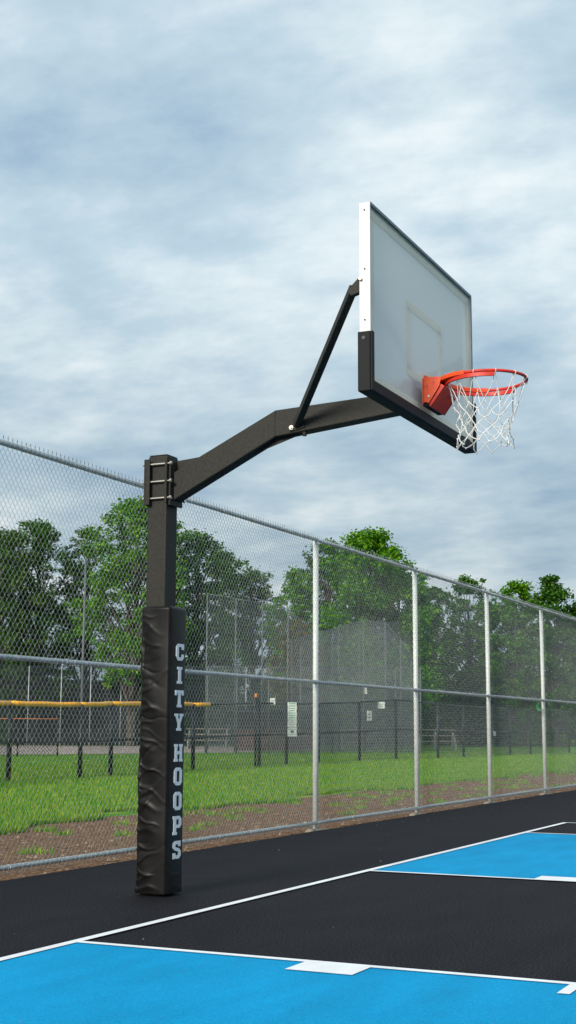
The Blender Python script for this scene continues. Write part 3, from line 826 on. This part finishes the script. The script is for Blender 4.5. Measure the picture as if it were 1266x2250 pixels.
# signs hanging on that fence (things of their own)
def sign(px, py0, py1, wpx, Z, label, build):
    x, y = at(px, Z); h0 = hgt(py1, Z); h1 = hgt(py0, Z); wv_ = wpx*Z/f_px
    root = empty('sign', (x, y, h0), yaw-PI/2+.12)
    tag(root, label, 'sign')
    build(root, wv_, h1-h0); return root
def sg_notice(root, w_, h_):
    n3 = [.52, .22, .26]; z = h_
    for i, k in enumerate(n3):
        hh = h_*k-.012
        b_ = MB().box(-w_/2,w_/2,-.006,.006,z-hh,z).build('notice_board', M['signwhite'], root)
        s = MB(); rg = random.Random(i)
        rows_ = [7,4,3][i]
        for r_ in range(rows_):
            zz = z - hh*(r_+.7)/(rows_+.4)
            if i == 2 and r_ == 1: s.box(-w_*.16, w_*.16, -.009, -.0065, zz-.02, zz+.05); continue
            ln = rg.uniform(.45,.85)
            s.box(-w_*ln/2, w_*ln/2, -.009, -.0065, zz, zz+hh*.045)
        s.build('notice_print', M['greenink'] if i == 0 else M['ink'], b_)
        z -= hh+.012
def sg_plain(root, w_, h_):
    MB().box(-w_/2,w_/2,-.006,.006,0,h_).build('sign_plate', M['signwhite'], root)
    s = MB()
    for k in range(2): s.box(-w_*.3,w_*.3,-.009,-.0065,h_*(.3+.3*k),h_*(.38+.3*k))
    s.build('sign_print', M['ink'], root)
sign(642,1545,1618,20,39.2,'tall white notice board with green and black print hanging on the black fence', sg_notice)
sign(599,1536,1550,11,38.2,'small white square sign just left of the tall white notice board', sg_plain)
sign(838,1543,1557,16,45.5,'small white sign near the top of the black fence beside its tallest post', sg_plain)
sign(812,1562,1583,11,44.8,'small white placard below and left of another small sign on the black fence', sg_plain)
sign(804,1512,1526,6,62,'narrow white strip sign high on the backstop just under the near mid rail', sg_plain)
# equipment hung by the gate: dark box with an orange cone on top
x, y = at(562, 36.5)
cone = empty('orange_cap_post', (x, y, 0))
MB().tube([(0,0,-.03),(0,0,1.86)], .032, 10).build('post', M['blackpost'], cone, smooth=True)
MB().tube([(0,0,1.861),(0,0,1.90),(0,0,1.97)], [.045,.04,.025], 10).build('post_cap', M['orangeplastic'], cone, smooth=True)
MB().box(-.22,.02,-.11,-.034,1.62,1.82).build('control_box', M['dark'], cone, bevel=.01)
tag(cone, 'black post with a dark box and an orange cap, left of the notice board', 'post')

# ------------------------------------------------------------------ backstop (tall grey mesh with an arched hood)
M['backwire'] = mat('grey_backstop_wire', (.10,.12,.13), .6, .1)
M['hoodwire'] = mat('pale_grey_backstop_wire', (.13,.15,.165), .6, .1)
M['backpost'] = mat('dull_grey_post', (.11,.125,.13), .6, .1)
def bstop(px_, name, label, wm, cell, wr, rails):
    poly_fence(name, label, [at(a,z) for a,z,_ in px_], [hgt(t, z) for _,z,t in px_], wm, M['backpost'], pr=.035, rr=.02, cell=cell, wr=wr, rails=rails)
bstop([(452,60,1312),(516,60.5,1322),(575,61,1332),(632,61.5,1345),(690,62,1392)], 'backstop_wing', 'tall grey chain-link wing of the ballfield backstop, left of the gabled part', M['backwire'], .12, .0048, (1.0,.5))
bstop([(640,62,1412),(690,62,1398),(745,62.5,1383),(800,63,1368),(848,63,1372),(882,62.5,1410),(918,62,1462)], 'backstop', 'pale grey gabled chain-link backstop beyond the grass, behind the small white signs', M['hoodwire'], .10, .0085, (1.0,.62,.3))
bstop([(660,67,1420),(730,67,1402),(790,67,1388),(850,67,1392),(905,67,1455)], 'backstop_hood', 'inner layer of pale mesh under the gabled backstop roof', M['hoodwire'], .13, .0065, (1.0,))
# lower grey screens in front of it
pts3 = [at(a,58) for a in (455,520,590,660,730,800,870,925)]
poly_fence('batting_cage_fence', 'grey chain-link screen in front of the tall backstop, lower and level-topped', pts3, [hgt(1470,58)]*8, M['backwire'], M['backpost'], pr=.03, rr=.02, cell=.13, wr=.0065, rails=(1.0,.55))

# pale poles on the left, far side of the infield
tag(MB().tube([(*at(178,70),-.03),(*at(178,70),hgt(1235,70))], [.085,.05], 10).build('light_pole', M['backpost'], smooth=True), 'tallest pale grey pole seen between the left trees', 'pole')
scr = [at(a,z) for a,z in ((-200,80),(-60,80),(60,80),(132,80),(197,80),(264,80),(330,80),(400,80),(455,80),(540,80))]
poly_fence('far_fence', 'dark fence with slim pale posts on the far side of the infield dirt', scr, [hgt(1470,80)]*10, M['screen'], M['polegrey'], pr=.03, cell=.14, wr=.012, rails=(1.0,.4), rmat=M['screen'])

# dugout shelters: dark boarded low buildings
def dugout(px0, px1, Z, ptop, label, boards=None):
    (x0,y0), (x1,y1) = at(px0,Z), at(px1,Z)
    L_ = math.hypot(x1-x0, y1-y0); rz = math.atan2(y1-y0, x1-x0); h = hgt(ptop, Z)
    root = empty('dugout', (x0,y0,0), rz); tag(root, label, 'dugout')
    MB().box(0,L_,2.0,2.1,-.03,h-.25).build('back_wall', M['dark'], root)
    for xx in (0, L_-.1): MB().box(xx,xx+.1,.1,1.99,-.03,h-.25).build('side_wall', M['dark'], root)
    MB().prism([(-.5,h-.12),(2.3,h-.25),(2.3,h-.13),(-.5,h)],0,-.2,L_+.2).build('roof', M['screen'], root)
    MB().box(.3,L_-.3,1.2,1.6,.40,.46).build('bench', M['bench'], root)
    MB().box(.11,L_-.11,.06,.10,-.03,1.0).build('front_panel', boards or M['screen'], root)
    for k in range(1, 4): MB().box(L_*k/4-.05,L_*k/4+.05,0,.055,-.03,h-.16).build('post', M['dark'], root)
dugout(30, 300, 86, 1500, 'long dark dugout behind the infield at the left, under the trees')
dugout(518, 700, 66, 1560, 'dugout with red-brown boarded front left of the galvanized post, beyond the grass', M['redbrown'])
# bleachers: tiers of pale planks
def bleacher(px0, px1, Z, label, tiers=4):
    (x0,y0), (x1,y1) = at(px0,Z), at(px1,Z)
    L_ = math.hypot(x1-x0, y1-y0); rz = math.atan2(y1-y0, x1-x0)
    root = empty('bleacher', (x0,y0,0), rz); tag(root, label, 'bleacher', 'bleachers around the ballfield')
    for t in range(tiers):
        MB().box(0,L_,t*.6,t*.6+.28,.40+t*.3,.44+t*.3).build('plank_seat', M['bench'], root)
    for k in range(3):
        xx = .2+(L_-.4)*k/2
        MB().prism([(0,-.03),(tiers*.6,-.03),(tiers*.6,.38+tiers*.3-.3),(tiers*.6-.5,.38+tiers*.3-.3),(0,.38)],0,xx-.02,xx+.02).build('frame', M['polegrey'], root)
bleacher(405, 505, 72, 'pale plank bleacher left of the red-brown dugout', 3)
bleacher(915, 1010, 70, 'pale plank bleacher in the shade right of the arched backstop', 3)
bleacher(705, 800, 70, 'pale plank bleacher behind the screen under the arched backstop', 3)

# ------------------------------------------------------------------ trees
def tree(name, label, px, Z, ptop, wpx, seed, leaf, dens=1.0, base=.22, lsize=.20, group=None, nclump=46, rough=.9, lean=0):
    rg = np.random.default_rng(seed); pr = random.Random(seed)
    wpx *= 1.22; nclump = int(nclump*1.5)
    x, y = at(px, Z); H = hgt(ptop, Z); Rw = wpx*Z/f_px/2
    root = empty(name, (x, y, -.03)); tag(root, label, 'tree', group)
    tb = MB(); tr = .018*H+.05
    # trunk
    tp = []; cx = cy = 0
    for i in range(9):
        t = i/8; cx += pr.uniform(-.12,.12); cy += pr.uniform(-.12,.12)
        tp.append(Vector((cx*t+lean*t, cy*t, H*.86*t)))
    tb.tube(tp, [tr*(1-.82*i/8)+.02 for i in range(9)], 7)
    clumps = []
    for k in range(nclump):
        t = base + (1-base)*((k+.5)/nclump)**.85
        # crown profile: widest at 45-60 % of the crown, uneven
        v = (t-base)/(1-base)
        prof = max(.05, 1-abs(2*v-.95)**2.6)**.55
        ang = k*2.39996 + pr.uniform(-.5,.5)
        rad = Rw*prof*(.25+.95*pr.random()**.7)
        z = H*t*1.0 + pr.uniform(-.3,.3)
        c = Vector((math.cos(ang)*rad+lean*t, math.sin(ang)*rad, min(z, H-.25)))
        # limb
        s0 = tp[0].lerp(tp[-1], 0); ti = max(.12, min(.98, (t-.16-.10*rad/max(Rw,.1))/.86)); idx = ti*8; i0 = int(idx); s0 = tp[i0].lerp(tp[min(8,i0+1)], idx-i0)
        mid = s0.lerp(c,.5)+Vector((pr.uniform(-.2,.2),pr.uniform(-.2,.2),pr.uniform(-.1,.35)))
        lr = tr*.34*(1-ti)+.022
        tb.tube([s0, s0.lerp(mid,.5), mid, mid.lerp(c,.6), c], [lr, lr*.8, lr*.6, lr*.4, .010], 5)
        cr = Rw*pr.uniform(.10,.30)*(1-.2*v)+.20
        clumps.append((c, cr))
        for q in range(pr.choice((1,2,3))):
            d_ = Vector((pr.gauss(0,1),pr.gauss(0,1),pr.gauss(0,.8))).normalized()*cr*pr.uniform(.9,1.6)
            c2 = c+d_
            if c2.z < H: clumps.append((c2, cr*pr.uniform(.35,.65))); tb.tube([c, c2], [.012,.006], 4)
    tb.build('trunk', M['bark'], root)
    Vs = []
    for c, cr in clumps:
        n = int(230*dens*(cr/.7)**2)+25
        d_ = rg.normal(size=(n,3)); d_ /= np.linalg.norm(d_,axis=1)[:,None]
        rr = cr*(rg.random(n)**.5)*(1+rg.normal(size=n)*.24)
        P = d_*rr[:,None]*np.array([1.08,1.08,.78]) + np.array(c)
        s_ = lsize*(rg.random(n)*.7+.6)
        a = rg.normal(size=(n,3)); a[:,2] *= .6; a /= np.linalg.norm(a,axis=1)[:,None]
        nr = rg.normal(size=(n,3)); nr[:,2] = np.abs(nr[:,2])+.5
        b_ = np.cross(nr, a); b_ /= np.linalg.norm(b_,axis=1)[:,None]
        a *= (s_*.5)[:,None]; b_ *= (s_*.33)[:,None]
        Vs.append(np.stack([P-a, P+b_, P+a, P-b_], axis=1))
    quads('crown', np.concatenate(Vs), leaf, root)
    return root
G = 'trees beyond the ballfield'
T = [
 # px, Z, ptop, wpx, seed, leaf, dens, base, label
 (-10,84,1176,150,1,'leafC',.7,.14,'dark green tree cut by the left edge of the photo'),
 (72,86,1160,145,2,'leafB',.7,.16,'broad dark green tree, second from the left edge'),
 (182,88,1165,95,3,'leafC',.35,.30,'thin sparse tree with sky showing through, left of the bright tall tree'),
 (288,80,1108,165,4,'leafA',.75,.26,'tallest bright green tree, just left of the hoop pole'),
 (362,84,1150,110,14,'leafA',.7,.18,'bright green tree hidden mostly behind the hoop pole'),
 (430,84,1182,150,5,'leafB',.48,.18,'open-crowned tree right of the hoop pole with gaps of sky'),
 (492,92,1225,95,25,'leafC',.50,.25,'slim grey-green tree right of the open-crowned tree'),
 (558,88,1258,105,6,'leafC',.50,.20,'low loose tree with many gaps, midway between pole and first galvanized post'),
 (652,84,1258,105,7,'leafA',.95,.10,'pointed bright green tree left of the first galvanized post'),
 (725,90,1196,120,8,'leafC',.45,.30,'airy tree showing sky just right of the first galvanized post'),
 (812,76,1176,190,9,'leafA',1.1,.10,'large bright green tree rising above the fence in the middle'),
 (880,82,1262,120,19,'leafB',1.0,.08,'dark tree behind the arched backstop, beside the second galvanized post'),
 (958,92,1296,90,10,'leafB',.95,.08,'small dark tree right of the second galvanized post'),
 (1035,96,1272,85,11,'leafB',.9,.08,'slim dark tree whose tip just tops the fence'),
 (1090,92,1330,100,12,'leafB',1.0,.05,'low dark tree behind the third galvanized post'),
 (1150,90,1284,110,13,'leafA',.95,.08,'green tree topping the fence right of the third galvanized post'),
 (1222,88,1272,105,15,'leafB',1.0,.08,'dark tree with a two-lobed top near the right edge'),
 (1290,88,1325,110,16,'leafB',1.0,.05,'dark tree cut by the right edge of the photo'),
 (655,70,1372,90,17,'leafD',.55,.12,'small ochre-leaved tree behind the backstop mesh'),
]
for (px,Z,pt,wp,sd,lf,dn,bs_,lb) in T:
    tree('broadleaf_tree', lb, px, Z, pt, wp, sd, M[lf], dn, bs_, group=G, nclump=60 if wp > 110 else 40)
# a far wood closing the view behind them, one mass
def wood(px0, px1, Z, tops, seed, name, n):
    rg = np.random.default_rng(seed); Vs = []
    for k in range(n):
        px = rg.uniform(px0, px1); z = Z + rg.uniform(-3, 6)
        tp = np.interp(px, [t[0] for t in tops], [t[1] for t in tops])
        x, y = at(px, z); h = hgt(tp, z)*rg.uniform(.35,1.0)
        m_ = 130; d_ = rg.normal(size=(m_,3)); d_ /= np.linalg.norm(d_,axis=1)[:,None]
        cr = rg.uniform(.5,1.2); P = d_*(cr*rg.random(m_)**.4)[:,None] + np.array([x, y, max(.3, h-cr*.8)*rg.uniform(.25,1)])
        s_ = .24*(rg.random(m_)*.7+.6)
        a = rg.normal(size=(m_,3)); a /= np.linalg.norm(a,axis=1)[:,None]; nr = rg.normal(size=(m_,3)); b_ = np.cross(nr,a); b_ /= np.linalg.norm(b_,axis=1)[:,None]
        a *= (s_*.5)[:,None]; b_ *= (s_*.35)[:,None]
        Vs.append(np.stack([P-a,P+b_,P+a,P-b_],axis=1))
    o = quads(name, np.concatenate(Vs), M['leafB'])
    tag(o, 'dark far wood and undergrowth closing the view behind the trees', 'wood', kind='stuff')
wood(-120, 1420, 104, [(-120,1330),(70,1400),(120,1520),(200,1500),(240,1380),(420,1400),(470,1460),(620,1450),(700,1420),(900,1370),(1000,1340),(1420,1370)], 77, 'far_wood', 900)

wood(-120, 1420, 94, [(-120,1530),(100,1540),(200,1550),(420,1530),(620,1510),(900,1480),(1000,1460),(1420,1450)], 78, 'undergrowth', 800)
(x0,y0),(x1,y1) = at(-140,50), at(128,50.5)
poly_fence('foul_line_fence', 'low dark fence with a thin orange cap behind the yellow-capped one', [at(-140,50),at(-50,50.2),at(40,50.3),at(128,50.5)], [hgt(1584,50)]*4, M['screen'], M['blackpost'], pr=.03, cell=.14, wr=.008)
ff = [o for o in bpy.data.objects if o.name.startswith('foul_line_fence')][0]
MB().tube([(0,0,hgt(1584,50)+.03),(x1-x0,y1-y0,hgt(1584,50)+.03)], .022, 8).build('orange_cap', M['orangeplastic'], ff, smooth=True)
# ------------------------------------------------------------------ grass
rg = np.random.default_rng(12)
def blades(n, xf, yf_, hmin, hmax, wd, ym=None):
    x = xf(n); y = yf_(n, x)
    h = rg.uniform(hmin, hmax, n); a = rg.uniform(0, 2*PI, n); ln = rg.uniform(-.5,.5,(n,2))*h[:,None]
    B = np.stack([x, y, np.full(n,-.032)], 1); dx = np.stack([np.cos(a), np.sin(a), np.zeros(n)],1)*wd*(1+y[:,None]*.06)
    Tt = B + np.stack([ln[:,0], ln[:,1], h], 1)
    return np.stack([B-dx, B+dx, Tt], 1)
n1 = 280000
def yg(n, x): return 5.15 + .35*np.sin(x*1.1)+.25*np.sin(x*2.7+1) + (rg.random(n)**1.6)*14
V1 = blades(n1, lambda n: 2.5+(rg.random(n)**1.25)*46, yg, .03, .095, .007)
# tufts in the bare soil strip
nt_ = 80; tx = 1+rg.random(nt_)*26; ty = 2.5+rg.random(nt_)**.6*2.2
k_ = rg.integers(0, nt_, 4000)
V2 = blades(4000, lambda n: tx[k_]+rg.normal(size=n)*.08, lambda n, x: ty[k_]+rg.normal(size=n)*.06, .03, .08, .006)
o = quads('grass', np.concatenate([V1, V2]), M['blade']); tag(o, 'short green grass behind the chain-link fence with tufts in the bare soil', 'grass', kind='stuff')
# stones and clods in the soil strip, reads as one rough litter
nst = 5200; xs_ = .0+rg.random(nst)*24; ys_ = 1.99+rg.random(nst)*2.9
Q = []
for i in range(nst):
    r_ = rg.uniform(.006,.022); c_ = np.array([xs_[i], ys_[i], -.03+r_*.3])
    o6 = [c_+np.array(v)*r_*rg.uniform(.7,1.3) for v in ((1,0,0),(0,1,0),(-1,0,0),(0,-1,0),(0,0,1))]
    for a_, b_ in ((0,1),(1,2),(2,3),(3,0)): Q.append([o6[a_], o6[b_], o6[4]])
o = quads('soil_clods', np.array(Q), mat('soil_clods', (.13,.075,.045), .95, 0, noise=6, col2=(.36,.26,.18), ramp=(.5,.7)))
tag(o, 'loose pale stones and soil clods in the bare strip at the fence foot', 'stones', kind='stuff')

# grit and dry leaf bits lying on the court
rg = np.random.default_rng(31); Q = []
for i in range(300):
    x = rg.uniform(-5, 16); y = rg.choice([rg.uniform(-3, 1.9), rg.uniform(1.2, 1.93)]); r_ = rg.uniform(.0015,.005)
    c_ = np.array([x, y, .011]); a_ = rg.uniform(0, PI)
    e1 = np.array([math.cos(a_), math.sin(a_), rg.uniform(0,.5)])*r_*1.6; e2 = np.array([-math.sin(a_), math.cos(a_), rg.uniform(0,.5)])*r_
    Q.append([c_-e1, c_+e2, c_+e1, c_-e2])
o = quads('court_grit', np.array(Q), mat('dry_grit', (.20,.15,.11), .9, 0, noise=4, col2=(.40,.36,.30)))
tag(o, 'scattered grit and dry leaf crumbs on the court', 'grit', kind='stuff')
